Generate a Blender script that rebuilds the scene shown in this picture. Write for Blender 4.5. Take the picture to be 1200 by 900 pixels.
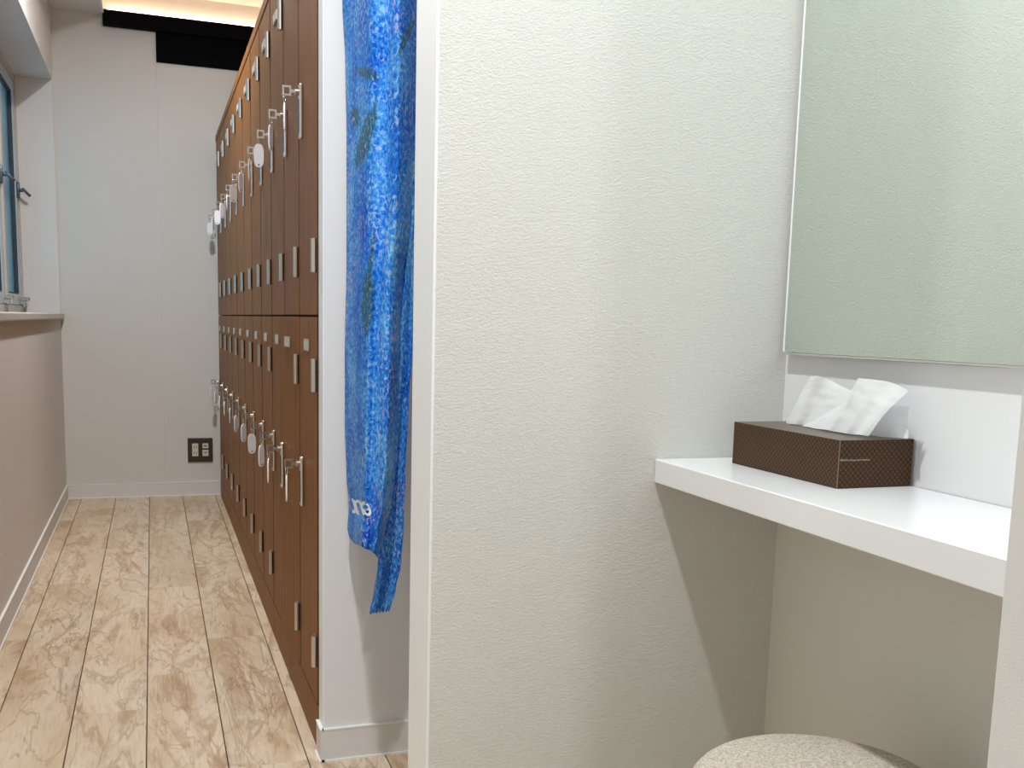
import bpy, bmesh, math, random
from mathutils import Vector, Matrix

random.seed(7)
for o in list(bpy.data.objects):
    bpy.data.objects.remove(o)
scene = bpy.context.scene
col = scene.collection

# ------------------------------------------------------------------ camera
# pinhole in a 1200x900 frame; X right, Y along the corridor, Z up, metres
FL, CX, CY = 1197.24, 608.78, 549.56
YAW, PITCH, ROLL = math.radians(19.8073), math.radians(-8.0193), math.radians(1.5341)
EYE = Vector((0, 0, .9))
_f = Vector((math.sin(YAW) * math.cos(PITCH), math.cos(YAW) * math.cos(PITCH), math.sin(PITCH)))
_r0 = Vector((math.cos(YAW), -math.sin(YAW), 0))
_u0 = _r0.cross(_f)
_r = _r0 * math.cos(ROLL) + _u0 * math.sin(ROLL)
_u = -_r0 * math.sin(ROLL) + _u0 * math.cos(ROLL)
cam = bpy.data.cameras.new('camera')
cam.sensor_fit = 'HORIZONTAL'
cam.sensor_width = 36
cam.lens = 36 * FL / 1200
cam.shift_x = (600 - CX) / 1200
cam.shift_y = (CY - 450) / 1200
cam.clip_start = .02
camo = bpy.data.objects.new('camera', cam)
col.objects.link(camo)
camo.matrix_world = Matrix(((_r.x, _u.x, -_f.x, EYE.x), (_r.y, _u.y, -_f.y, EYE.y), (_r.z, _u.z, -_f.z, EYE.z), (0, 0, 0, 1)))
scene.camera = camo


def ray(px, py):
    return _r * ((px - CX) / FL) - _u * ((py - CY) / FL) + _f


def on_x(px, py, X):
    d = ray(px, py)
    return EYE + d * (X / d.x)


def on_y(px, py, Y):
    d = ray(px, py)
    return EYE + d * (Y / d.y)


def on_z(px, py, Z):
    d = ray(px, py)
    return EYE + d * ((Z - EYE.z) / d.z)


# ------------------------------------------------------------------ world, exposure
world = bpy.data.worlds.new('sky')
scene.world = world
world.use_nodes = True
bg = world.node_tree.nodes['Background']
bg.inputs[0].default_value = (.46, .60, .74, 1)
bg.inputs[1].default_value = 2.2
vs = scene.view_settings
vs.view_transform = 'Standard'
vs.look = 'None'
vs.exposure = 0.18
vs.gamma = 1.0
vs.use_curve_mapping = False

LAMP_VANITY = 20.5      # W, ceiling downlight above the vanity
LAMP_CORRIDOR = 24.0     # W, ceiling downlight in the locker corridor
FILL_MOUTH = 5.5       # W, unseen fill lamp added at the corridor mouth to brighten the end faces
FILL_ROOM = 11.0        # W, added fill lamp out of view behind the camera, evens the vanity light
LED_STRENGTH = 16.0

# ------------------------------------------------------------------ material helpers


def lin(r, g, b):
    f = lambda c: (c / 255 / 12.92) if c / 255 <= .04045 else ((c / 255 + .055) / 1.055) ** 2.4
    return (f(r), f(g), f(b), 1)


class NT:
    def __init__(self, name):
        self.m = bpy.data.materials.new(name)
        self.m.use_nodes = True
        self.t = self.m.node_tree
        self.b = self.t.nodes['Principled BSDF']

    def n(self, typ, **kw):
        nd = self.t.nodes.new(typ)
        for k, v in kw.items():
            if k[0] == 'i' and k[1:].isdigit():
                nd.inputs[int(k[1:])].default_value = v
            else:
                setattr(nd, k, v)
        return nd

    def l(self, a, b):
        self.t.links.new(a, b)

    def set(self, **kw):
        for k, v in kw.items():
            self.b.inputs[k.replace('_', ' ')].default_value = v
        return self

    def noise(self, vec, scale, detail=2, rough=.5, dist=0):
        nd = self.n('ShaderNodeTexNoise')
        nd.inputs['Scale'].default_value = scale
        nd.inputs['Detail'].default_value = detail
        nd.inputs['Roughness'].default_value = rough
        nd.inputs['Distortion'].default_value = dist
        if vec is not None:
            self.l(vec, nd.inputs['Vector'])
        return nd.outputs[0]

    def ramp(self, fac, stops):
        nd = self.n('ShaderNodeValToRGB')
        el = nd.color_ramp.elements
        while len(el) < len(stops):
            el.new(.5)
        for e, (p, c) in zip(el, stops):
            e.position = p
            e.color = c
        self.l(fac, nd.inputs[0])
        return nd.outputs[0]

    def mix(self, fac, a, b, blend='MIX'):
        nd = self.n('ShaderNodeMix', data_type='RGBA', blend_type=blend)
        for s, v in ((0, fac), (6, a), (7, b)):
            if hasattr(v, 'is_linked'):
                self.l(v, nd.inputs[s])
            else:
                nd.inputs[s].default_value = v
        return nd.outputs[2]

    def math(self, op, a, b=0.0, c=None, clamp=False):
        nd = self.n('ShaderNodeMath', operation=op, use_clamp=clamp)
        for s, v in ((0, a), (1, b), (2, c)):
            if v is None:
                continue
            if hasattr(v, 'is_linked'):
                self.l(v, nd.inputs[s])
            else:
                nd.inputs[s].default_value = v
        return nd.outputs[0]

    def vmul(self, vec, s):
        nd = self.n('ShaderNodeVectorMath', operation='MULTIPLY')
        self.l(vec, nd.inputs[0])
        nd.inputs[1].default_value = s
        return nd.outputs[0]

    def vadd(self, a, b):
        nd = self.n('ShaderNodeVectorMath', operation='ADD')
        self.l(a, nd.inputs[0])
        self.l(b, nd.inputs[1])
        return nd.outputs[0]

    def coord(self, which='Object'):
        return self.n('ShaderNodeTexCoord').outputs[which]

    def bump(self, h, strength, dist):
        nd = self.n('ShaderNodeBump')
        nd.inputs['Strength'].default_value = strength
        nd.inputs['Distance'].default_value = dist
        self.l(h, nd.inputs['Height'])
        self.l(nd.outputs[0], self.b.inputs['Normal'])

    def color(self, c):
        if hasattr(c, 'is_linked'):
            self.l(c, self.b.inputs['Base Color'])
        else:
            self.b.inputs['Base Color'].default_value = c
        return self


def plain(name, c, rough=.5, metal=0.0, **kw):
    return NT(name).color(c).set(Roughness=rough, Metallic=metal, **kw).m


def wallpaper(name, c, scale=290, strength=.40, stretch=(1, 1, 1.6)):
    m = NT(name).set(Roughness=.75, Specular_IOR_Level=.25)
    v = m.vmul(m.coord(), stretch)
    h = m.noise(v, scale, 3, .55)
    big = m.noise(v, 3, 2)
    m.color(m.mix(big, tuple(x * .97 for x in c[:3]) + (1,), c))
    m.bump(h, strength, .0025)
    return m.m


M = {}
M['wall'] = wallpaper('wallpaper', (.70, .703, .672, 1))
M['wall_low'] = wallpaper('bounce tinted wallpaper', (.75, .735, .68, 1), 320, .2)  # warm bounce light below the shelf is tinted into this colour
M['wall_far'] = wallpaper('corridor wallpaper', (.68, .655, .62, 1), 260, .18)
M['wall_lft'] = wallpaper('window wall paper', (.75, .71, .68, 1), 260, .2)
M['wall_end'] = wallpaper('fine wallpaper', (.79, .795, .785, 1), 650, .06)
M['wall_white'] = plain('white laminate', (.76, .765, .78, 1), .4)
M['edge_white'] = plain('white edging', (.88, .905, .93, 1), .45)
M['shelf'] = plain('white shelf laminate', (.77, .785, .80, 1), .22)
M['ceiling'] = wallpaper('ceiling paper', (.74, .73, .71, 1), 220, .15)
M['coffer'] = plain('coffer paint', (.82, .80, .77, 1), .7)
M['base'] = plain('baseboard vinyl', (.70, .685, .675, 1), .5)
M['base_line'] = plain('white sealant', (.86, .85, .83, 1), .4)
M['black'] = plain('black paint', (.0022, .0024, .0036, 1), .9, 0, Specular_IOR_Level=.08)
M['subfloor'] = plain('dark floor joint', (.055, .04, .028, 1), .8)
M['chrome'] = plain('satin chrome', (.74, .73, .70, 1), .22, 1.0)
M['steel'] = plain('nickel hinge', (.62, .58, .52, 1), .32, 1.0)
M['key'] = plain('worn key steel', (.36, .34, .31, 1), .35, 1.0)
M['slot'] = plain('dark inset', (.03, .028, .026, 1), .3)
M['tag'] = plain('white plastic tag', (.84, .85, .90, 1), .3)
M['plate'] = plain('ivory number plate', (.62, .60, .56, 1), .35)
M['bronze'] = plain('dark bronze plate', (.055, .046, .034, 1), .35, .5)
M['ivory'] = plain('ivory plastic', (.66, .62, .53, 1), .4)
M['alu'] = plain('painted aluminium', (.50, .56, .62, 1), .4, .2)
M['alu_warm'] = plain('beige window frame', (.52, .49, .45, 1), .5)
M['rubber'] = plain('rubber gasket', (.03, .035, .045, 1), .6)
M['handle_dark'] = plain('dark window handle', (.10, .13, .16, 1), .35, .4)
M['sill'] = plain('sill board', (.58, .55, .52, 1), .4)
M['leg'] = plain('stool leg wood', (.30, .20, .12, 1), .45)


def locker_wood():
    m = NT('brown locker laminate').set(Roughness=.48, Specular_IOR_Level=.16)
    oi = m.n('ShaderNodeObjectInfo')
    off = m.n('ShaderNodeCombineXYZ')
    m.l(m.math('MULTIPLY', oi.outputs['Random'], 37.0), off.inputs[1])
    v = m.vadd(m.coord(), off.outputs[0])
    g = m.noise(m.vmul(v, (60, 130, 3.2)), 1.0, 4, .6)
    g2 = m.noise(m.vmul(v, (10, 22, .9)), 1.0, 2, .5, .4)
    c = m.ramp(g, [(.32, (.125, .043, .0085, 1)), (.5, (.245, .095, .020, 1)), (.68, (.345, .148, .037, 1))])
    c2 = m.mix(m.math('MULTIPLY', g2, .5), c, (.165, .060, .013, 1))
    m.color(c2)
    m.bump(g, .06, .0008)
    return m.m


M['locker'] = locker_wood()
M['locker_edge'] = plain('dark edge banding', (.040, .012, .004, 1), .6)
M['locker_in'] = plain('locker carcass', (.035, .016, .009, 1), .6)


def plank_mat():
    m = NT('olive wood floor').set(Roughness=.36, Specular_IOR_Level=.4)
    oi = m.n('ShaderNodeObjectInfo')
    off = m.n('ShaderNodeCombineXYZ')
    m.l(m.math('MULTIPLY', oi.outputs['Random'], 91.0), off.inputs[0])
    m.l(m.math('MULTIPLY', oi.outputs['Random'], 53.0), off.inputs[1])
    v = m.vadd(m.coord(), off.outputs[0])
    # swirling burl figure: contour lines of a warped field running along the plank
    w1 = m.noise(m.vmul(v, (6.5, 1.5, 1)), 1.0, 5, .58, 1.0)
    sep = m.n('ShaderNodeSeparateXYZ')
    m.l(v, sep.inputs[0])
    ph = m.math('ADD', m.math('MULTIPLY', w1, 34.0), m.math('MULTIPLY', sep.outputs[0], 45.0))
    s = m.math('MULTIPLY_ADD', m.math('SINE', ph), .5, .5)
    s = m.math('POWER', s, 2.4)
    mask = m.math('SMOOTH_MIN', m.math('MULTIPLY', m.math('SUBTRACT', m.noise(m.vmul(v, (5, 2.2, 1)), 1.0, 2), .36, None, True), 5.0), 1.0, .1)
    fine = m.noise(m.vmul(v, (150, 14, 1)), 1.0, 3, .6)
    patch = m.noise(m.vmul(v, (4, 1.5, 1)), 1.0, 3, .6)
    basec = m.ramp(patch, [(.30, lin(200, 174, 142)), (.48, lin(220, 200, 172)), (.60, lin(227, 211, 188)), (.74, lin(220, 204, 186))])
    c = m.mix(m.math('MULTIPLY', m.math('MULTIPLY', s, mask), .50), basec, lin(162, 116, 70))
    pale = m.noise(m.vmul(v, (10, 3, 1)), 1.0, 3, .6, 1.5)
    c = m.mix(m.math('MULTIPLY', m.math('SUBTRACT', pale, .58, None, True), 3.2, None, True), c, lin(228, 216, 200))
    c = m.mix(m.math('MULTIPLY', m.math('SUBTRACT', fine, .45, None, True), .9), c, lin(150, 118, 86))
    vn = m.noise(m.vmul(v, (8, 1.8, 1)), 1.0, 4, .6, 1.4)
    vein = m.math('SUBTRACT', 1.0, m.math('MULTIPLY', m.math('ABSOLUTE', m.math('SUBTRACT', vn, .5)), 42.0), None, True)
    c = m.mix(m.math('MULTIPLY', m.math('MULTIPLY', vein, patch), .75), c, lin(138, 92, 52))
    tone = m.ramp(oi.outputs['Random'], [(0, (.90, .87, .83, 1)), (.5, (1, .99, .97, 1)), (1, (1.0, .96, .93, 1))])
    c = m.mix(1.0, c, tone, 'MULTIPLY')
    m.color(c)
    return m.m


M['plank'] = plank_mat()


def mirror_mat():
    m = NT('mirror glass').set(Metallic=1.0, Roughness=0.0)
    m.color((.70, .775, .725, 1))
    return m.m


M['mirror'] = mirror_mat()


def glass_mat():
    m = NT('teal obscured glass').set(Roughness=.28, Transmission_Weight=1.0, IOR=1.2)
    m.color((.20, .46, .54, 1))
    return m.m


M['glass'] = glass_mat()


def carton_mat():
    m = NT('brown patterned carton').set(Roughness=.5, Specular_IOR_Level=.25)
    uv = m.coord('UV')
    # lattice of small rings with a dot, on a diagonal grid (one cell = 1/1 uv)
    fr = m.n('ShaderNodeVectorMath', operation='FRACTION')
    m.l(uv, fr.inputs[0])
    sub = m.n('ShaderNodeVectorMath', operation='SUBTRACT', i1=(.5, .5, 0))
    m.l(fr.outputs[0], sub.inputs[0])
    ln = m.n('ShaderNodeVectorMath', operation='LENGTH')
    m.l(sub.outputs[0], ln.inputs[0])
    d = ln.outputs['Value']
    dot = m.math('LESS_THAN', d, .17)
    ringm = m.math('LESS_THAN', m.math('ABSOLUTE', m.math('SUBTRACT', d, .40)), .06)
    base = m.mix(m.noise(uv, .8, 2), lin(42, 26, 17), lin(52, 33, 21))
    c = m.mix(m.math('MULTIPLY', ringm, .45), base, lin(110, 78, 48))
    c = m.mix(m.math('MULTIPLY', dot, .65), c, lin(140, 106, 68))
    m.color(c)
    return m.m


M['carton'] = carton_mat()
M['carton_top'] = plain('brown carton top', (.115, .085, .065, 1), .42)
M['carton_edge'] = plain('carton crease', (.20, .15, .11, 1), .4)
M['print_white'] = plain('pale print', (.62, .58, .52, 1), .5)


def tissue_mat():
    m = NT('tissue paper').set(Roughness=.9, Specular_IOR_Level=.1)
    m.color((.86, .87, .89, 1))
    tr = m.n('ShaderNodeBsdfTranslucent')
    tr.inputs[0].default_value = (.86, .87, .89, 1)
    mx = m.n('ShaderNodeMixShader', i0=.3)
    out = m.t.nodes['Material Output']
    m.l(m.b.outputs[0], mx.inputs[1])
    m.l(tr.outputs[0], mx.inputs[2])
    m.l(mx.outputs[0], out.inputs[0])
    m.bump(m.noise(m.coord(), 90, 3), .15, .002)
    return m.m


M['tissue'] = tissue_mat()


def linen_mat():
    m = NT('beige linen').set(Roughness=.9, Specular_IOR_Level=.15)
    v = m.coord()
    a = m.noise(m.vmul(v, (1, .25, .4)), 900, 2)
    b = m.noise(m.vmul(v, (.25, 1, .4)), 900, 2)
    w = m.math('ADD', m.math('MULTIPLY', a, .5), m.math('MULTIPLY', b, .5))
    m.color(m.ramp(w, [(.36, lin(150, 138, 124)), (.5, lin(192, 182, 170)), (.64, lin(220, 212, 200))]))
    m.bump(w, .4, .001)
    return m.m


M['linen'] = linen_mat()


def curtain_mat():
    """printed cotton: blues dabbed with white and pink, dark teal leaves (cloth uv: u across, v up, in metres)"""
    m = NT('blue painted print cloth').set(Roughness=.55, Specular_IOR_Level=.25)
    un = m.n('ShaderNodeUVMap', uv_map='cloth')
    uv = un.outputs[0]
    pn = m.n('ShaderNodeUVMap', uv_map='print')
    pv = pn.outputs[0]
    big = m.noise(m.vmul(uv, (11, 7, 1)), 1.0, 3, .55)
    mott = m.noise(m.vmul(uv, (160, 125, 1)), 1.0, 3, .6, .6)
    fac = m.math('ADD', m.math('MULTIPLY', mott, .75), m.math('MULTIPLY', big, .55))
    c = m.ramp(fac, [(.43, lin(4, 50, 168)), (.55, lin(14, 94, 210)), (.65, lin(38, 134, 228)), (.76, lin(104, 180, 240)), (.87, lin(180, 218, 246))])
    # leaves: soft ellipses in print space (0..1 across, 0..1 down)
    sp = m.n('ShaderNodeSeparateXYZ')
    m.l(pv, sp.inputs[0])
    wob = m.noise(m.vmul(uv, (90, 60, 1)), 1.0, 3, .65)
    leafc = m.ramp(m.noise(m.vmul(uv, (230, 120, 1)), 1.0, 2), [(.35, lin(10, 66, 112)), (.5, lin(38, 92, 112)), (.62, lin(88, 124, 116)), (.72, lin(150, 170, 160))])
    for (cu, cv, ru, rv, ang) in ((.29, .225, .105, .060, .2), (.37, .500, .115, .058, .0), (.395, .435, .045, .062, .04),
                                 (.32, .122, .15, .012, -.5), (.13, .194, .07, .018, 0), (.87, .060, .045, .036, .33)):
        du = m.math('SUBTRACT', sp.outputs[0], cu)
        dv = m.math('SUBTRACT', sp.outputs[1], cv)
        du = m.math('ADD', du, m.math('MULTIPLY', dv, ang * 12))
        q = m.math('ADD', m.math('POWER', m.math('ABSOLUTE', m.math('DIVIDE', du, ru)), 2.0), m.math('POWER', m.math('ABSOLUTE', m.math('DIVIDE', dv, rv)), 2.0))
        q = m.math('ADD', q, m.math('MULTIPLY', m.math('SUBTRACT', wob, .5), 2.2))
        f = m.math('MULTIPLY', m.math('SUBTRACT', 1.05, q, None, True), 2.2, None, True)
        c = m.mix(m.math('MULTIPLY', f, .82), c, leafc)
    # white and pink dabs gathered in patches
    zone = m.noise(m.vmul(uv, (9, 8, 1)), 1.0, 2)
    dabs = m.noise(m.vmul(uv, (130, 105, 1)), 1.0, 1, .5, .7)
    dm = m.math('MULTIPLY', m.math('SUBTRACT', dabs, m.math('SUBTRACT', .80, m.math('MULTIPLY', zone, .42)), None, True), 12.0, None, True)
    pink = m.noise(m.vmul(uv, (6, 5, 3)), 1.7, 1)
    dc = m.ramp(pink, [(.48, lin(176, 214, 246)), (.60, lin(214, 190, 214))])
    c = m.mix(m.math('MULTIPLY', dm, .6), c, dc)
    m.color(c)
    tr = m.n('ShaderNodeBsdfTranslucent')
    m.l(c, tr.inputs[0])
    mx = m.n('ShaderNodeMixShader', i0=.12)
    m.l(m.b.outputs[0], mx.inputs[1])
    m.l(tr.outputs[0], mx.inputs[2])
    m.l(mx.outputs[0], m.t.nodes['Material Output'].inputs[0])
    m.bump(m.noise(m.vmul(uv, (1, 1, 1)), 700, 2), .12, .001)
    return m.m


M['curtain'] = curtain_mat()


def emit_mat(name, c, s):
    m = NT(name)
    m.color((0, 0, 0, 1))
    m.set(Emission_Color=c, Emission_Strength=s)
    return m.m


M['led'] = emit_mat('warm led', (1.0, .66, .42, 1), LED_STRENGTH)
M['lens'] = emit_mat('downlight lens', (1.0, .97, .92, 1), 6.0)

# ------------------------------------------------------------------ mesh helpers


def box(bm, x0, x1, y0, y1, z0, z1, bev=0.0, seg=1):
    vs_ = [bm.verts.new((x, y, z)) for x in (x0, x1) for y in (y0, y1) for z in (z0, z1)]
    fs = []
    for idx in ((0, 1, 3, 2), (4, 6, 7, 5), (0, 4, 5, 1), (2, 3, 7, 6), (0, 2, 6, 4), (1, 5, 7, 3)):
        fs.append(bm.faces.new([vs_[i] for i in idx]))
    if bev:
        es = list({e for f in fs for e in f.edges})
        bmesh.ops.bevel(bm, geom=es, offset=bev, segments=seg, profile=.5, affect='EDGES')
    return bm


def cyl(bm, p0, p1, r0, r1=None, n=14, cap=True):
    p0, p1 = Vector(p0), Vector(p1)
    r1 = r0 if r1 is None else r1
    d = (p1 - p0).normalized()
    a = d.orthogonal().normalized()
    b = d.cross(a)
    ra = [bm.verts.new(p0 + (a * math.cos(t) + b * math.sin(t)) * r0) for t in (2 * math.pi * i / n for i in range(n))]
    rb = [bm.verts.new(p1 + (a * math.cos(t) + b * math.sin(t)) * r1) for t in (2 * math.pi * i / n for i in range(n))]
    for i in range(n):
        bm.faces.new((ra[i], ra[(i + 1) % n], rb[(i + 1) % n], rb[i]))
    if cap:
        bm.faces.new(ra[::-1])
        bm.faces.new(rb)
    return bm


def tube(bm, pts, r, n=8, closed=False):
    pts = [Vector(p) for p in pts]
    rings = []
    k = len(pts)
    prev = None
    for i, p in enumerate(pts):
        if closed:
            d = (pts[(i + 1) % k] - pts[i - 1]).normalized()
        else:
            d = (pts[min(i + 1, k - 1)] - pts[max(i - 1, 0)]).normalized()
        a = d.orthogonal().normalized() if prev is None else (prev - d * prev.dot(d)).normalized()
        prev = a
        b = d.cross(a)
        rings.append([bm.verts.new(p + (a * math.cos(t) + b * math.sin(t)) * r) for t in (2 * math.pi * j / n for j in range(n))])
    for i in range(k if closed else k - 1):
        A, B = rings[i], rings[(i + 1) % k]
        for j in range(n):
            bm.faces.new((A[j], A[(j + 1) % n], B[(j + 1) % n], B[j]))
    if not closed:
        bm.faces.new(rings[0][::-1])
        bm.faces.new(rings[-1])
    return bm


def lathe(bm, prof, n=48, c=(0, 0)):
    rings = []
    for r, z in prof:
        if r < 1e-6:
            rings.append([bm.verts.new((c[0], c[1], z))])
        else:
            rings.append([bm.verts.new((c[0] + r * math.cos(2 * math.pi * i / n), c[1] + r * math.sin(2 * math.pi * i / n), z)) for i in range(n)])
    for A, B in zip(rings, rings[1:]):
        for i in range(n):
            j = (i + 1) % n
            if len(A) == 1 and len(B) > 1:
                bm.faces.new((A[0], B[j], B[i]))
            elif len(B) == 1 and len(A) > 1:
                bm.faces.new((A[i], A[j], B[0]))
            elif len(A) > 1:
                bm.faces.new((A[i], A[j], B[j], B[i]))
    return bm


def plate(bm, outline, axis_u, axis_v, origin, thick):
    """extruded flat outline (list of 2d points) centred in its thickness"""
    au, av, o = Vector(axis_u), Vector(axis_v), Vector(origin)
    nrm = au.cross(av).normalized()
    A = [bm.verts.new(o + au * p[0] + av * p[1] - nrm * thick / 2) for p in outline]
    B = [bm.verts.new(o + au * p[0] + av * p[1] + nrm * thick / 2) for p in outline]
    bm.faces.new(A[::-1])
    bm.faces.new(B)
    for i in range(len(A)):
        j = (i + 1) % len(A)
        bm.faces.new((A[i], A[j], B[j], B[i]))
    return bm


def mesh(bm, name, smooth=False):
    bmesh.ops.recalc_face_normals(bm, faces=bm.faces)
    me = bpy.data.meshes.new(name)
    bm.to_mesh(me)
    bm.free()
    if smooth:
        for p in me.polygons:
            p.use_smooth = True
    return me


def link(name, me, mat, parent=None, loc=(0, 0, 0), rot=(0, 0, 0)):
    if mat is not None and not me.materials:
        me.materials.append(mat)
    o = bpy.data.objects.new(name, me)
    col.objects.link(o)
    o.location = loc
    o.rotation_euler = rot
    if parent:
        o.parent = parent
    return o


def obj(name, bm, mat, parent=None, smooth=False, world=True, loc=None):
    """link a bmesh built in world coordinates; its origin goes to the parent's origin or to loc"""
    if loc is None and parent is not None and world:
        off = Vector(parent.location)
        if parent.parent:
            off = off + parent.parent.location
        bmesh.ops.translate(bm, vec=-off, verts=bm.verts)
    elif loc is not None and parent is None:
        bmesh.ops.translate(bm, vec=-Vector(loc), verts=bm.verts)
    me = mesh(bm, name, smooth)
    return link(name, me, mat, parent, loc if loc is not None else (0, 0, 0))


def tag(o, label, cat, group=None):
    o['label'] = label
    o['category'] = cat
    if group:
        o['group'] = group
    return o


def thing(name, label, cat, loc, group=None):
    o = bpy.data.objects.new(name, None)
    o.empty_display_size = .05
    col.objects.link(o)
    o.location = loc
    return tag(o, label, cat, group)


def struct(name, bm, mat, label=None):
    o = obj(name, bm, mat)
    o['kind'] = 'structure'
    if label:
        o['label'] = label
    return o


def sub(name, bm, mat, parent, smooth=False):
    return obj(name, bm, mat, parent, smooth)


def B(*a, **k):
    return box(bmesh.new(), *a, **k)


# ------------------------------------------------------------------ the room
YB = 5.381          # back wall of the corridor
XL = -.41           # left wall
XK = .31            # locker fronts
XM = .861           # mirror wall
YP0, YP1, XP = 1.267, 1.37, .334    # partition beside the vanity
YQ0, YQ1, XQ = 2.014, 2.068, .312   # booth wall between curtain and lockers
ZC, ZT = 2.28, 2.40
ZSH0 = .72           # top of the vanity shelf
XR, YN = 1.0, -1.6  # outer limits
XW = -1.15          # the room widens to the left behind the corridor mouth
YJ = 1.6
XC = -.185          # edge of the ceiling recess

floor = struct('floor', B(XW - .1, XR + .1, YN - .1, YB + .1, -.05, -.0105), M['subfloor'], 'floor of olive wood figured planks')
PW, PL = .157, .885
plank_cache = {}
for k in range(-8, 8):
    x0 = -.0305 + k * PW
    x1 = x0 + PW
    if x1 < XW or x0 > XR:
        continue
    start = {0: 2.64, 1: 2.028, -1: 2.41, -2: 2.763, -3: 2.15, 2: 2.33}.get(k, 2.0 + (k * .37) % PL)
    y = start - PL * 6
    while y < YB:
        ya, yb = max(y, YN), min(y + PL, YB)
        if yb - ya > .01:
            key = round(yb - ya, 4)
            if key not in plank_cache:
                L_ = yb - ya
                plank_cache[key] = mesh(B(.0011, PW - .0011, .0003, L_ - .0003, -.010, 0, bev=.0008), 'plank')
            link('plank', plank_cache[key], M['plank'], floor, (x0, ya, 0))
        y += PL

# left wall with the window niche
WZ0, WZ1, WY0, WY1, WX = .872, 1.965, 2.75, 5.366, -.565
b = bmesh.new()
T = .30
box(b, XL - T, XL, YJ, WY0, 0, ZC)
box(b, XL - T, XL, WY1, YB, 0, ZC)
box(b, XL - T, XL, WY0, WY1, 0, WZ0)
box(b, XL - T, XL, WY0, WY1, WZ1, ZC)
struct('wall_left', b, M['wall_lft'], 'corridor wall with the window niche')
b = bmesh.new()
box(b, XW, XL - T, YJ, YJ + .1, 0, ZC)
box(b, XW - .1, XW, YN, YJ + .1, 0, ZC)
struct('wall_side', b, M['wall'])
struct('wall_rear', B(XW, XR, YN - .1, YN, 0, ZC), M['wall'])
# back wall, two boards: the right one stops lower and stands slightly proud
XS = .046
wb = struct('wall_back', B(XL, XR, YB, YB + .1, 0, ZT + .05), M['wall_far'], 'back wall of the corridor')
sub('panel', B(XS, XR - .02, YB - .004, YB, .0, 2.09, bev=.0012), M['wall_far'], wb)
# mirror wall
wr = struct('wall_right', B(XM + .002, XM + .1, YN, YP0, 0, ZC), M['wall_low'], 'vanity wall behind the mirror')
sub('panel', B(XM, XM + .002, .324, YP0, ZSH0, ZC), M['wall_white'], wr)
b = bmesh.new()
box(b, XP + .004, XM + .1, YP0, YP1 - .001, 0, ZC)
wp = struct('wall_partition', b, M['wall'], 'wallpapered partition between vanity and booth')
sub('end_face', B(XP, XP + .004, YP0 - .0008, YP1, 0, ZC, bev=.0008), M['edge_white'], wp)  # end face coloured whiter than the front to carry the light falling on it
struct('wall_booth', B(XQ + .003, XR, YQ0, YQ1, 0, ZC), M['wall_white'], 'white booth wall behind the curtain')
sub('end_face', B(XQ, XQ + .003, YQ0 - .0008, YQ1, 0, ZC, bev=.0008), M['edge_white'], bpy.data.objects['wall_booth'])
struct('wall_inner', B(XR - .02, XR + .1, YP1, YQ0, 0, ZC), M['wall_white'])
b = bmesh.new()
box(b, XP, XM, .215, .324, 0, ZC)
struct('wall_end', b, M['wall_end'], 'wallpapered end panel of the vanity')
struct('wall_locker', B(.83, XR + .1, YQ1, YB, 0, ZT + .05), M['wall_far'])

# ceiling: plain strip on the left, raised recess over the lockers at the far end
YR0 = 2.9
b = bmesh.new()
box(b, XW - .1, XR + .1, YN - .1, YR0, ZC, ZC + .05)
box(b, XL - T, XC, YR0, YB, ZC, ZC + .05)
struct('ceiling', b, M['ceiling'])
b = bmesh.new()
box(b, XC - .03, XR + .1, YR0 - .03, YB, ZT, ZT + .05)
box(b, XC - .03, XC, YR0 - .03, YB, ZC + .05, ZT)
box(b, XC, XR + .1, YR0 - .03, YR0, ZC + .05, ZT)
struct('ceiling_recess', b, M['coffer'], 'raised warm lit recess in the ceiling')
struct('trim_1', B(XC - .004, XC + .006, YR0, YB - .045, ZC - .004, ZC + .05, bev=.001), M['edge_white'], 'white edging of the ceiling recess')
b = bmesh.new()
box(b, XC, .83, YB - .045, YB, 2.228, 2.295)
box(b, XS, .83, YB - .012, YB, 2.092, 2.228)
struct('trim_2', b, M['black'], 'black stepped beam across the top of the back wall')
led = obj('light_strip', B(XC + .02, .80, YB - .026, YB - .012, 2.295, 2.303), M['led'], loc=(XC + .02, YB - .02, 2.295))
tag(led, 'warm light strip lying hidden on top of the black ceiling beam', 'light')

# baseboards with a pale cap line and a sealant line on the floor
BH = .07


def baseboard(name, segs, label=None):
    b = bmesh.new()
    for s in segs:
        box(b, *s[:4], 0, BH - .003)
    o = struct(name, b, M['base'], label)
    for s in segs:
        g = .0012
        sub('cap', B(s[0] - g, s[1] + g, s[2] - g, s[3] + g, BH - .003, BH), M['base_line'], o)
        sub('sealant', B(s[0] - .003, s[1] + .003, s[2] - .003, s[3] + .003, 0, .004), M['base_line'], o)
    return o


baseboard('baseboard_left', [(XL, XL + .006, YJ, YB)])
baseboard('baseboard_back', [(XL + .006, XK, YB - .010, YB - .0042)])
baseboard('baseboard_booth', [(XQ - .006, XQ - .0009, YQ0 - .006, YQ1 - .004), (XQ - .0009, XR - .02, YQ0 - .006, YQ0 - .0009)])

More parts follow.
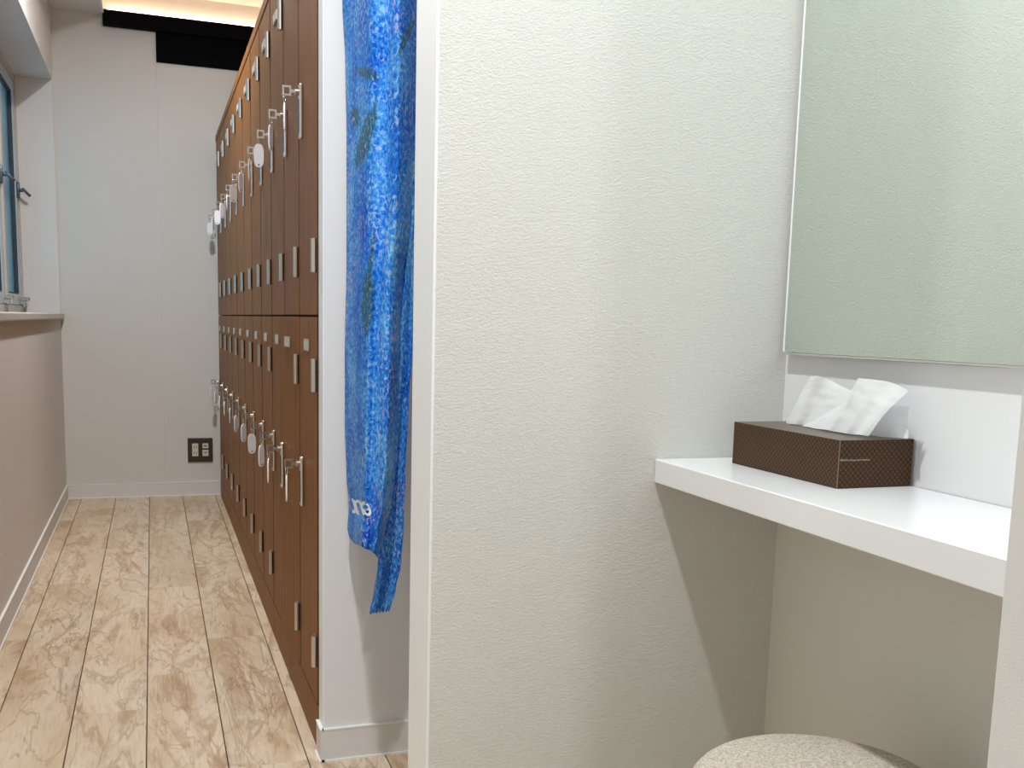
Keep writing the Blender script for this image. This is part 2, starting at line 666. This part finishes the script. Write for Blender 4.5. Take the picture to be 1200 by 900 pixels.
# window sill board and window
struct('trim_3', B(WX, XL + .018, WY0 - .02, WY1, WZ0 - .0, WZ0 + .026, bev=.004), M['sill'], 'window sill board')
win = bpy.data.objects.new('window_1', None)
col.objects.link(win)
win.location = (WX, (WY0 + WY1) / 2, WZ0)
win['kind'] = 'structure'
win['label'] = 'window with bluish obscured glass in the deep niche'
ZS = WZ0 + .026
b = bmesh.new()
FX0, FX1 = WX - .075, WX
box(b, FX0, FX1, WY1 - .035, WY1, ZS, WZ1)
box(b, FX0, FX1, WY0, WY0 + .035, ZS, WZ1)
box(b, FX0, FX1, WY0 + .035, WY1 - .035, ZS, ZS + .03)
box(b, FX0, FX1, WY0 + .035, WY1 - .035, WZ1 - .03, WZ1)
sub('frame', b, M['alu_warm'], win)
ys = [WY0 + .037, 3.42, 4.10, 4.78, WY1 - .037]
for i in range(4):
    ya, yb = ys[i] + (.028 if i else 0), ys[i + 1] - (.028 if i < 3 else 0)
    if i:
        sub('mullion', B(FX0, FX1 + .004, ys[i] - .026, ys[i] + .026, ZS + .03, WZ1 - .03, bev=.003), M['alu_warm'], win)
    for (p, q) in ((ya, ya + .05), (yb - .05, yb)):
        sub('sash_stile', B(WX - .05, WX - .004, p, q, ZS + .032, WZ1 - .032, bev=.003), M['alu'], win)
    for (p, q) in ((ZS + .032, ZS + .08), (WZ1 - .08, WZ1 - .032)):
        sub('sash_rail', B(WX - .048, WX - .006, ya + .05, yb - .05, p, q, bev=.002), M['alu'], win)
    g = bmesh.new()
    y0, y1, z0, z1 = ya + .05, yb - .05, ZS + .08, WZ1 - .08
    for s in ((y0, y0 + .007, z0, z1), (y1 - .007, y1, z0, z1), (y0 + .007, y1 - .007, z0, z0 + .007), (y0 + .007, y1 - .007, z1 - .007, z1)):
        box(g, WX - .034, WX - .010, *s)
    sub('gasket', g, M['rubber'], win)
    sub('pane', B(WX - .030, WX - .024, y0 + .001, y1 - .001, z0 + .001, z1 - .001), M['glass'], win)
    # lever handle on the far stile, catch at the bottom rail
    if i:
        h = bmesh.new()
        yc = yb - .025
        zc = 1.45
        box(h, WX - .004, WX + .008, yc - .013, yc + .013, zc - .036, zc + .036, bev=.003)
        cyl(h, (WX + .006, yc, zc), (WX + .022, yc, zc), .008)
        tube(h, [(WX + .018, yc, zc + .008), (WX + .028, yc, zc), (WX + .040, yc + .004, zc - .014), (WX + .050, yc + .01, zc - .022)], .0065, 8)
        sub('handle', h, M['handle_dark'], win, True)
        h = bmesh.new()
        box(h, WX - .006, WX + .022, yc - .055, yc + .03, ZS + .034, ZS + .052, bev=.003)
        box(h, WX + .0, WX + .034, yc - .03, yc + .005, ZS + .052, ZS + .068, bev=.003)
        cyl(h, (WX + .016, yc - .075, ZS + .044), (WX + .016, yc + .045, ZS + .044), .006)
        sub('catch', h, M['chrome'], win)

# ------------------------------------------------------------------ downlights
def downlight(x, y, z, watt, label):
    t = thing('downlight', label, 'light', (x, y, z), 'round ceiling downlights')
    b = bmesh.new()
    lathe(b, [(.055, z), (.055, z - .004), (.044, z - .005), (.040, z - .001), (.040, z + .0)], 40, (x, y))
    sub('trim_ring', b, M['edge_white'], t, True)
    b = bmesh.new()
    lathe(b, [(0, z - .0012), (.039, z - .0012)], 40, (x, y))
    sub('lens', b, M['lens'], t)
    la = bpy.data.lights.new('downlight_lamp', 'AREA')
    la.shape = 'DISK'
    la.size = .075
    la.energy = watt
    la.color = (.975, .992, 1.0)
    lo = bpy.data.objects.new('lamp', la)
    col.objects.link(lo)
    lo.parent = t
    lo.location = (0, 0, -.0075)
    return t


downlight(.07, .85, ZC, LAMP_VANITY, 'ceiling downlight above the vanity stool')
downlight(.02, 1.55, ZC, FILL_MOUTH, 'added fill lamp at the corridor mouth before the curtain')
downlight(.06, 3.75, ZT, LAMP_CORRIDOR, 'ceiling downlight in the recess above the lockers')
downlight(.08, -.7, ZC, FILL_ROOM, 'added fill lamp in the open room before the vanity')

# ------------------------------------------------------------------ lockers
EDGES = [2.07, 2.338, 2.608, 2.895, 3.18, 3.475, 3.787, 4.10, 4.405, 4.712, 5.015, 5.32]
UNITS = [(0, 3), (3, 6), (6, 9), (9, 11)]
ZD = [(.098, .9045), (.9095, 1.733)]
ORD = ['first', 'second', 'third', 'fourth', 'fifth', 'sixth', 'seventh', 'eighth', 'ninth', 'tenth', 'eleventh']
UL = ['brown wood grain locker unit beside the booth wall, one lower door ajar',
      'brown wood grain locker unit second from the white booth wall',
      'brown wood grain locker unit third from the white booth wall',
      'narrow brown wood grain locker unit against the back wall']
DT = .018
bm_ = bmesh.new()
cyl(bm_, (0, 0, -.033), (0, 0, .033), .0062, n=12)
box(bm_, 0, .004, -.001, .016, -.033, .033)
hinge_me = mesh(bm_, 'hinge')
bm_ = bmesh.new()
box(bm_, -.008, 0, -.0095, .0095, -.056, .056, bev=.003, seg=2)
cyl(bm_, (-.006, 0, .040), (-.016, 0, .040), .0075, n=16)
handle_me = mesh(bm_, 'handle')
inset_me = mesh(B(-.0092, -.0078, -.0045, .0045, -.046, .024), 'inset')
plate_bm = bmesh.new()
box(plate_bm, -.004, 0, -.034, .034, -.0125, .0125, bev=.0012)
plate_me = mesh(plate_bm, 'number_plate')
plate_in_me = mesh(B(-.0044, -.0036, -.027, .027, -.0085, .0085), 'plate_window')


def make_key(name, loc, face_deg, label, lean=0):
    """key left in the lock: bow, ring and oval tag hanging from it; loc is the lock face"""
    t = thing(name, label, 'key', loc, 'locker keys with oval tags')
    b = bmesh.new()
    # blade runs into the lock, bow is a square frame in the X-Z plane
    box(b, -.008, .004, -.0011, .0011, -.0032, .0032)
    for s in ((-.026, -.0075, -.0105, -.0065), (-.026, -.0075, .0065, .0105), (-.026, -.0225, -.0065, .0065), (-.011, -.0075, -.0065, .0065)):
        box(b, s[0], s[1], -.0013, .0013, s[2], s[3])
    obj('bow', b, M['key'], t, world=False)
    b = bmesh.new()
    pts = [(-.0215 + .0085 * math.sin(a) * .35, .0085 * math.sin(a) * .9, -.0165 + .0095 * math.cos(a)) for a in (2 * math.pi * i / 14 for i in range(14))]
    tube(b, pts, .0009, 6, True)
    obj('ring', b, M['chrome'], t, True, world=False)
    a = math.radians(face_deg)
    au = Vector((math.cos(a), math.sin(a), 0))
    out = []
    n = 20
    for i in range(n):
        th = 2 * math.pi * i / n
        cx, sx = math.cos(th), math.sin(th)
        out.append((.0128 * math.copysign(abs(cx) ** .75, cx), .030 * math.copysign(abs(sx) ** .7, sx)))
    b = bmesh.new()
    plate(b, out, au, (math.sin(lean) * .2, 0, 1), (-.0215, 0, -.0545), .0034)
    tg = obj('tag', b, M['tag'], t, world=False)
    b = bmesh.new()
    nrm = au.cross(Vector((0, 0, 1)))
    o = Vector((-.0215, 0, -.078))
    cyl(b, o - nrm * .0021, o + nrm * .0021, .0022, n=10)
    obj('eyelet', b, M['slot'], tg, world=False)
    return t


FACE = {(1, 0): 80, (1, 1): 65, (1, 2): -8, (1, 3): 78, (1, 4): 55, (1, 5): 15, (1, 6): 80, (1, 7): 50, (1, 8): 10, (1, 9): 60, (1, 10): 0,
        (0, 0): 82, (0, 1): 78, (0, 2): 52, (0, 3): 25, (0, 4): 50, (0, 5): 55, (0, 6): 80, (0, 7): 78, (0, 8): 76, (0, 9): 60, (0, 10): 40}
AJAR = math.radians(3.2)
for ui, (c0, c1) in enumerate(UNITS):
    y0, y1 = EDGES[c0] + .0008, EDGES[c1] - .0008
    t = thing('locker', UL[ui], 'locker', (XK, y0, 0), 'row of brown lockers')
    b = bmesh.new()
    box(b, XK + DT + .002, .79, y0, y1, .095, 1.735)
    sub('carcass', b, M['locker_in'], t)
    sub('top_panel', B(XK - .002, .80, y0, y1, 1.7365, 1.765, bev=.0012), M['locker'], t)
    sub('plinth', B(XK, .79, y0, y1, 0, .0945, bev=.0008), M['locker'], t)
    for ci in range(c0, c1):
        ya, yb = EDGES[ci] + .0070, EDGES[ci + 1] - .0070
        for row in (0, 1):
            za, zb = ZD[row]
            w, h = yb - ya, zb - za
            bb = box(bmesh.new(), 0, DT, 0, w, 0, h, bev=.0009)
            dme = mesh(bb, 'door')
            dme.materials.append(M['locker'])
            dme.materials.append(M['locker_edge'])
            for pg in dme.polygons:
                if abs(pg.normal.x) < .3:
                    pg.material_index = 1
            d = link('door', dme, M['locker'], t, (0, ya - y0, za))
            ajar = (ci == 1 and row == 0)
            if ajar:
                d.rotation_euler = (0, 0, AJAR)
                d['label'] = 'door standing slightly ajar'
            for hz in (.116, h - .116):
                link('hinge', hinge_me, M['steel'], d, (-.0062, .001, hz))
            hzc = (1.335 if row else .543) - za
            ho = link('handle', handle_me, M['chrome'], d, (0, w - .055, hzc))
            link('inset', inset_me, M['slot'], d, (0, w - .055, hzc))
            nz = (1.648 if row else .846) - za
            pl = link('number_plate', plate_me, M['steel'], d, (0, w * .52, nz))
            link('plate_window', plate_in_me, M['plate'], d, (0, w * .52, nz))
            lx, ly, lz = XK - .016, ya + w - .055, za + hzc + .040
            if ajar:
                R_ = Matrix.Rotation(AJAR, 3, 'Z')
                p = R_ @ Vector((-.016, w - .055, 0))
                lx, ly = XK + p.x, ya + p.y
            make_key('locker_key', (lx, ly, lz), FACE[(row, ci)],
                     'key with white oval tag in the %s door, %s from the booth wall' % ('upper' if row else 'lower', ORD[ci]))

# ------------------------------------------------------------------ curtain of the booth
LEFT = [(0, 401), (75, 404.5), (160, 406), (300, 406), (420, 404), (500, 404), (560, 406), (590, 409), (622, 407), (640, 409), (720, 414)]
OUTER = [(0, 488.5), (150, 488), (260, 486.5), (330, 484), (400, 483), (480, 478.5), (560, 475), (620, 473), (660, 470), (690, 464), (720, 456)]
RIGHT = [(0, 487), (180, 486.5), (250, 485), (330, 476), (400, 472.5), (480, 469), (540, 465), (590, 459), (625, 451), (655, 444), (700, 440)]


def interp(tab, v):
    if v <= tab[0][0]:
        (a, b), (c, d) = tab[0], tab[1]
        return b if v >= a - 1 else tab[0][1]
    for (a, b), (c, d) in zip(tab, tab[1:]):
        if v <= c:
            k = (v - a) / (c - a)
            k = k * k * (3 - 2 * k)
            return b + (d - b) * k
    return tab[-1][1]


HEM = [(0, 620), (.05, 632), (.2, 638), (.6, 644), (.85, 649), (1, 654)]


def depth(u, k):
    """distance along the corridor of the gathered cloth: it leaves the booth wall on the left and turns towards the vanity"""
    base = 1.975 - .185 * min(1, u / .40) ** .85 if u < .40 else 1.79 - .03 * math.sin((u - .40) / .6 * math.pi) + .02 * max(0, (u - .75) / .25)
    folds = .017 * math.sin(u * 12.5 + .9 * math.sin(k * 1.7) + .5) + .0028 * math.sin(u * 31 + k * 3.0) + .008 * math.sin(u * 6 - k * 3.2) + .005 * math.exp(-((u - .17) / .02) ** 2)
    edge = min(1, u / .08, (1.0 - u) / .06 + .35)
    return base + folds * (.35 + .75 * edge) * min(1, .35 + u)


NU, NV = 110, 150
cb = bmesh.new()
uvl = cb.loops.layers.uv.new('cloth')
uvp = cb.loops.layers.uv.new('print')
grid = []
ZTOP = 1.93


def cloth_point(u, v):
    """u across, v 0 at the picture's top row .. 1 at the hem; negative v goes on up to the rail"""
    hem = interp(HEM, u)
    if v >= 0:
        py = v * hem
        px = interp(LEFT, py) * (1 - u) + interp(RIGHT, py) * u
        Y = depth(u, py / 300)
        return on_y(px, py, Y)
    px = 401 * (1 - u) + 487.5 * u
    p = on_y(px, 0, depth(u, 0))
    return p + Vector((0, 0, (ZTOP - p.z) * -v))


vs_list = [-1 + i / 18 for i in range(18)] + [i / (NV - 1) for i in range(NV)]
for v in vs_list:
    grid.append([cb.verts.new(cloth_point(i / (NU - 1), v)) for i in range(NU)])
# arc length across, measured along a middle row
mid = [cloth_point(i / (NU - 1), .4) for i in range(NU)]
arc = [0]
for a_, b_ in zip(mid, mid[1:]):
    arc.append(arc[-1] + (b_ - a_).length)
for j in range(len(vs_list) - 1):
    for i in range(NU - 1):
        f = cb.faces.new((grid[j][i], grid[j][i + 1], grid[j + 1][i + 1], grid[j + 1][i]))
        for lp, (jj, ii) in zip(f.loops, ((j, i), (j, i + 1), (j + 1, i + 1), (j + 1, i))):
            lp[uvl].uv = (arc[ii], grid[jj][ii].co.z)
            lp[uvp].uv = (ii / (NU - 1), vs_list[jj] * .9 if vs_list[jj] > 0 else vs_list[jj])
cme = bpy.data.meshes.new('curtain')
cb.to_mesh(cme)
cb.free()
for p in cme.polygons:
    p.use_smooth = True
cur = thing('curtain', 'blue painted print curtain hanging gathered in the booth opening', 'curtain', (.36, 1.85, .4))
for v_ in cme.vertices:
    v_.co -= cur.location
cl = link('cloth', cme, M['curtain'], cur)
sol = cl.modifiers.new('thickness', 'SOLIDIFY')
sol.thickness = .0016
sol.offset = 1
# the hanging corner of the hem: a narrower strip that drops lower and folds over
tb = bmesh.new()
uvl = tb.loops.layers.uv.new('cloth')
uvp = tb.loops.layers.uv.new('print')
TL = [(0, 466), (250, 464), (400, 456), (560, 448), (600, 446), (640, 444.5), (665, 442.5), (690, 438.5), (720, 433)]
rows = []
N1, N2 = 26, 102
for j in range(N2):
    v = (j - 12) / 89
    row = []
    for i in range(N1):
        u = i / (N1 - 1)
        py = max(0, v) * (719 * (1 - u) + 716 * u) + 1.0 * math.sin(u * 40) * max(0, v) ** 30
        px = interp(TL, py) * (1 - u) + interp(OUTER, py) * u
        Y = 1.838 + .008 * math.sin(u * 5 + v * 4) + .004 * math.sin(u * 11 + v * 9) - .010 * u
        p = on_y(px, py, Y)
        if v < 0:
            p.z += (ZTOP - p.z) * (-v * 89 / 12)
        row.append(tb.verts.new(p - cur.location))
    rows.append(row)
for j in range(N2 - 1):
    for i in range(N1 - 1):
        f = tb.faces.new((rows[j][i], rows[j][i + 1], rows[j + 1][i + 1], rows[j + 1][i]))
        for lp, (jj, ii) in zip(f.loops, ((j, i), (j, i + 1), (j + 1, i + 1), (j + 1, i))):
            lp[uvl].uv = (1.3 + .10 * ii / N1, rows[jj][ii].co.z)
            lp[uvp].uv = (.9, .9)
tme = bpy.data.meshes.new('rear_fold')
tb.to_mesh(tme)
tb.free()
for p in tme.polygons:
    p.use_smooth = True
hc = link('rear_fold', tme, M['curtain'], cur)
sol = hc.modifiers.new('thickness', 'SOLIDIFY')
sol.thickness = .0016
sol.offset = 1


# letters printed on the cloth, upside down, curving into the fold
def print_text(body, name, box_px, parent, mat, fn, rot180=False):
    cu = bpy.data.curves.new(name, 'FONT')
    cu.body = body
    cu.resolution_u = 4
    cu.offset = .008 if rot180 else 0
    to = bpy.data.objects.new(name + '_tmp', cu)
    col.objects.link(to)
    dg = bpy.context.evaluated_depsgraph_get()
    me = bpy.data.meshes.new_from_object(to.evaluated_get(dg))
    bpy.data.objects.remove(to)
    xs = [v.co.x for v in me.vertices]
    ys_ = [v.co.y for v in me.vertices]
    x0, x1, y0, y1 = min(xs), max(xs), min(ys_), max(ys_)
    bmx = bmesh.new()
    bmx.from_mesh(me)
    bmesh.ops.triangulate(bmx, faces=bmx.faces)
    bmesh.ops.subdivide_edges(bmx, edges=bmx.edges, cuts=1)
    for v in bmx.verts:
        s = (v.co.x - x0) / (x1 - x0)
        q = (v.co.y - y0) / (y1 - y0)
        if rot180:
            s, q = 1 - s, 1 - q
        v.co = fn(box_px[0] + s * (box_px[2] - box_px[0]), box_px[3] + q * (box_px[1] - box_px[3])) - parent.location - (parent.parent.location if parent.parent else Vector())
    bmx.to_mesh(me)
    bmx.free()
    return link(name, me, mat, parent)


def cloth_at(px, py):
    lo, hi = interp(LEFT, py), interp(RIGHT, py)
    u = (px - lo) / (hi - lo)
    p = on_y(px, py, depth(u, py / 300))
    return p - ray(px, py).normalized() * .0025


M['letter'] = plain('white fabric print', (.80, .82, .86, 1), .6)
for ch, bx in (('e', (424.5, 587.5, 434, 605)), ('u', (416.5, 585.5, 425, 603.5)), ('r', (411.5, 584, 416.5, 602))):
    print_text(ch, 'lettering', bx, cur, M['letter'], lambda x, y: cloth_at(x + (y - 595) * .28, y), True)

rb = bmesh.new()
cyl(rb, (.392, YP1, 1.965), (.392, YQ0, 1.965), .0095, n=16)
rail = thing('curtain_rail', 'round rod carrying the curtain across the booth opening', 'rail', (.392, YP1, 1.965))
sub('rod', rb, M['chrome'], rail, True)
for yy in (YP1 + .004, YQ0 - .004):
    sub('bracket', cyl(bmesh.new(), (.392, yy - .004, 1.965), (.392, yy + .004, 1.965), .022, n=20), M['chrome'], rail)
for k in range(6):
    u = .04 + k * .18
    p = cloth_point(u, -1)
    pts = [(.392 + .015 * math.cos(a), p.y + .001 * k, 1.958 + .019 * math.sin(a)) for a in (2 * math.pi * i / 18 for i in range(18))]
    sub('ring', tube(bmesh.new(), pts, .0017, 6, True), M['chrome'], cur, True)

# ------------------------------------------------------------------ vanity: shelf, mirror
ZSH = .72
sh = obj('wall_shelf', B(.657, XM - .0005, .324 + .0005, YP0 - .0005, .687, ZSH, bev=.0012), M['shelf'], loc=(.76, .8, .687))
tag(sh, 'white laminate vanity shelf fixed below the mirror', 'shelf')
XG = .8465
mt = thing('wall_mirror', 'frameless greenish wall mirror above the white shelf', 'mirror', (XM, .8, .872))
ym0, ym1, zm0, zm1 = .345, 1.251, .872, 1.88
sub('glass', B(XG, XG + .005, ym0, ym1, zm0, zm1), M['mirror'], mt)
sub('backing', B(XG + .005, XM - .0005, ym0 + .003, ym1 - .003, zm0 + .003, zm1 - .003), M['slot'], mt)
sub('edge_strip', B(XG - .001, XM - .0006, ym1 + .0006, ym1 + .0034, zm0, zm1, bev=.0005), M['edge_white'], mt)
sub('bottom_strip', B(XG - .0012, XM - .0006, ym0, ym1 + .0034, zm0 - .0035, zm0 - .0004, bev=.0005), M['chrome'], mt)

# ------------------------------------------------------------------ tissue box
bw, bl, bh = .107, .224, .0565
tx = thing('tissue_box', 'brown dotted carton of tissues with white sheets pulled out', 'tissue box', (.7495, .985, ZSH + .0004))
tx.rotation_euler = (0, 0, math.radians(1.0))


def carton():
    b = bmesh.new()
    uv = b.loops.layers.uv.new('UVMap')
    P = {}
    for i, x in enumerate((0, bw)):
        for j, y in enumerate((0, bl)):
            for k, z in enumerate((0, bh)):
                P[(i, j, k)] = b.verts.new((x, y, z))
    c = 1 / .0051

    def quad(keys, ax):
        f = b.faces.new([P[q] for q in keys])
        for lp in f.loops:
            p = lp.vert.co
            s, t = (p.y, p.z) if ax == 'x' else (p.x, p.z)
            lp[uv].uv = ((s + t) * c * .7071, (t - s) * c * .7071)
    quad([(0, 0, 0), (0, 0, 1), (0, 1, 1), (0, 1, 0)], 'x')
    quad([(1, 0, 0), (1, 1, 0), (1, 1, 1), (1, 0, 1)], 'x')
    quad([(0, 0, 0), (1, 0, 0), (1, 0, 1), (0, 0, 1)], 'y')
    quad([(0, 1, 0), (0, 1, 1), (1, 1, 1), (1, 1, 0)], 'y')
    f = b.faces.new([P[q] for q in ((0, 0, 0), (0, 1, 0), (1, 1, 0), (1, 0, 0))])
    bmesh.ops.recalc_face_normals(b, faces=b.faces)
    me = bpy.data.meshes.new('carton')
    b.to_mesh(me)
    b.free()
    return me


link('carton', carton(), M['carton'], tx)
b = box(bmesh.new(), 0, bw, 0, bl, bh - .0004, bh + .0004)
lid = obj('top_panel', b, M['carton_top'], tx, world=False)
b = bmesh.new()
out = []
for i in range(28):
    th = 2 * math.pi * i / 28
    out.append((.011 * math.copysign(abs(math.cos(th)) ** .6, math.cos(th)), .074 * math.copysign(abs(math.sin(th)) ** .6, math.sin(th))))
plate(b, out, (1, 0, 0), (0, 1, 0), (bw * .62, bl * .5, bh + .0005), .0005)
obj('opening', b, M['slot'], lid, world=False)
for (x, y) in ((0, 0), (bw, 0), (0, bl)):
    obj('crease', box(bmesh.new(), x - .0004, x + .0004, y - .0004, y + .0004, 0, bh), M['carton_edge'], tx, world=False)


def end_print(px, py):
    # px along the end face in metres from its left edge, py height
    return Vector((px, -.0004, py))


tmpl = bpy.data.objects.new('tmp', None)
tl = print_text('SERVICE of Beauty and to Pleasure', 'print', (.0015, .0345, .044, .0318), tmpl, M['print_white'], end_print)
tl.parent = tx
bpy.data.objects.remove(tmpl)


# tissue sheets: grids of points given where they stand above the slot
def sheet(name, rows, mat, n=10):
    """rows: list of polylines (each a list of world points); lofted and crinkled"""
    R = []
    for poly in rows:
        L_ = [0]
        for a_, b_ in zip(poly, poly[1:]):
            L_.append(L_[-1] + (b_ - a_).length)
        line = []
        for i in range(n):
            s = L_[-1] * i / (n - 1)
            for k in range(len(poly) - 1):
                if s <= L_[k + 1] + 1e-9:
                    q = (s - L_[k]) / max(1e-9, L_[k + 1] - L_[k])
                    line.append(poly[k].lerp(poly[k + 1], q))
                    break
        R.append(line)
    b = bmesh.new()
    G = [[b.verts.new(p) for p in line] for line in R]
    for j in range(len(G) - 1):
        for i in range(n - 1):
            b.faces.new((G[j][i], G[j][i + 1], G[j + 1][i + 1], G[j + 1][i]))
    bmesh.ops.subdivide_edges(b, edges=b.edges, cuts=2, use_grid_fill=True, smooth=.0)
    inv = tx.matrix_basis.inverted()
    for v in b.verts:
        v.co = inv @ v.co
    me = mesh(b, name, True)
    o = link(name, me, mat, tx)
    tex = bpy.data.textures.new(name + '_crinkle', 'CLOUDS')
    tex.noise_scale = .018
    dm = o.modifiers.new('crinkle', 'DISPLACE')
    dm.texture = tex
    dm.strength = .004
    dm.mid_level = .5
    dm.texture_coords = 'LOCAL'
    tex2 = bpy.data.textures.new(name + '_crease', 'CLOUDS')
    tex2.noise_scale = .007
    d2 = o.modifiers.new('crease', 'DISPLACE')
    d2.texture = tex2
    d2.strength = .0022
    d2.mid_level = .5
    d2.texture_coords = 'LOCAL'
    return o


bpy.context.view_layer.update()


def tp(px, py, X):
    return on_x(px, py, X)


# rear, leaning sheet (left in the slot)
sheet('tissue', [
    [tp(921, 496, .800), tp(930, 478, .806), tp(940, 458, .812), tp(951, 441, .815)],
    [tp(932, 497, .796), tp(941, 478, .802), tp(949, 460, .806), tp(957, 440, .808)],
    [tp(940, 498, .803), tp(951, 480, .808), tp(959, 462, .812), tp(966, 443, .813)],
    [tp(952, 499, .799), tp(961, 482, .806), tp(969, 464, .812), tp(974, 446, .818)],
    [tp(966, 500, .806), tp(976, 484, .812), tp(982, 468, .818), tp(985, 452, .824)],
    [tp(984, 503, .808), tp(992, 488, .816), tp(996, 474, .822), tp(998, 458, .826)]], M['tissue'], 9)
# front flap of the second sheet
sheet('tissue', [
    [tp(939, 499, .797), tp(950, 495, .801), tp(957, 491, .803), tp(962, 487, .804)],
    [tp(955, 502, .794), tp(968, 491, .801), tp(978, 483, .806), tp(986, 475, .810)],
    [tp(970, 504, .791), tp(982, 490, .798), tp(993, 472, .805), tp(999, 455, .810)],
    [tp(980, 506, .797), tp(992, 486, .804), tp(1001, 464, .810), tp(1006, 443, .814)],
    [tp(992, 508, .789), tp(1002, 488, .797), tp(1014, 464, .806), tp(1024, 445, .814)],
    [tp(1000, 509, .796), tp(1012, 490, .803), tp(1028, 466, .811), tp(1040, 447, .818)],
    [tp(1010, 510, .788), tp(1023, 493, .797), tp(1038, 472, .808), tp(1052, 451, .820)],
    [tp(1018, 511, .794), tp(1031, 492, .803), tp(1047, 474, .813), tp(1065, 458, .824)]], M['tissue'], 9)
# back flap seen under it
sheet('tissue', [
    [tp(975, 503, .825), tp(985, 480, .828), tp(998, 457, .828)],
    [tp(1005, 508, .828), tp(1014, 480, .831), tp(1024, 448, .828)],
    [tp(1035, 512, .831), tp(1040, 485, .834), tp(1045, 452, .829)],
    [tp(1064, 514, .834), tp(1064, 488, .836), tp(1065, 459, .829)]], M['tissue'], 7)

# ------------------------------------------------------------------ stool
SX, SY, SR, SZ = .660, .856, .144, .438
st = thing('stool', 'round beige linen stool tucked under the white shelf', 'stool', (SX, SY, 0))
b = bmesh.new()
prof = [(0, SZ)]
for i in range(1, 8):
    prof.append((SR * .80 * i / 7, SZ - .006 * (i / 7) ** 2))
for i in range(1, 10):
    a = math.pi / 2 * i / 9
    prof.append((SR * .80 + SR * .20 * math.sin(a), SZ - .006 - .034 * (1 - math.cos(a))))
prof += [(SR, SZ - .075), (SR * .985, SZ - .085), (0, SZ - .086)]
lathe(b, prof, 64, (SX, SY))
sub('cushion', b, M['linen'], st, True)
b = bmesh.new()
pts = [(SX + (SR + .001) * math.cos(a), SY + (SR + .001) * math.sin(a), SZ - .078) for a in (2 * math.pi * i / 64 for i in range(64))]
tube(b, pts, .0028, 6, True)
sub('piping', b, M['linen'], st, True)
sub('seat_board', lathe(bmesh.new(), [(0, SZ - .086), (SR * .93, SZ - .086), (SR * .93, SZ - .104), (0, SZ - .104)], 48, (SX, SY)), M['leg'], st)
for i in range(4):
    a = math.pi / 4 + i * math.pi / 2
    c, s = math.cos(a), math.sin(a)
    sub('leg', cyl(bmesh.new(), (SX + c * .09, SY + s * .09, SZ - .104), (SX + c * .125, SY + s * .125, 0), .016, .011, 14), M['leg'], st, True)

# ------------------------------------------------------------------ wall outlet
ot = thing('wall_outlet', 'dark bronze wall plate with ivory outlet and switch near the floor', 'outlet', (.2155, YB - .004, .231))
yo = YB - .0042
sub('plate', B(.155, .276, yo - .008, yo, .170, .292, bev=.003, seg=2), M['bronze'], ot)
so = sub('socket', B(.176, .206, yo - .011, yo - .008, .200, .265, bev=.001), M['ivory'], ot)
for zz in (.247, .216):
    for xx in (.186, .197):
        sub('slot', B(xx - .0014, xx + .0014, yo - .0114, yo - .0108, zz - .005, zz + .005), M['slot'], so)
for (za, zb) in ((.240, .265), (.206, .232)):
    jk = sub('jack', B(.226, .255, yo - .011, yo - .008, za, zb, bev=.001), M['ivory'], ot)
    sub('slot', B(.233, .248, yo - .0114, yo - .0108, za + .010, za + .015), M['slot'], jk)
sub('jack_bridge', B(.226, .255, yo - .0095, yo - .008, .200, .206), M['ivory'], ot)
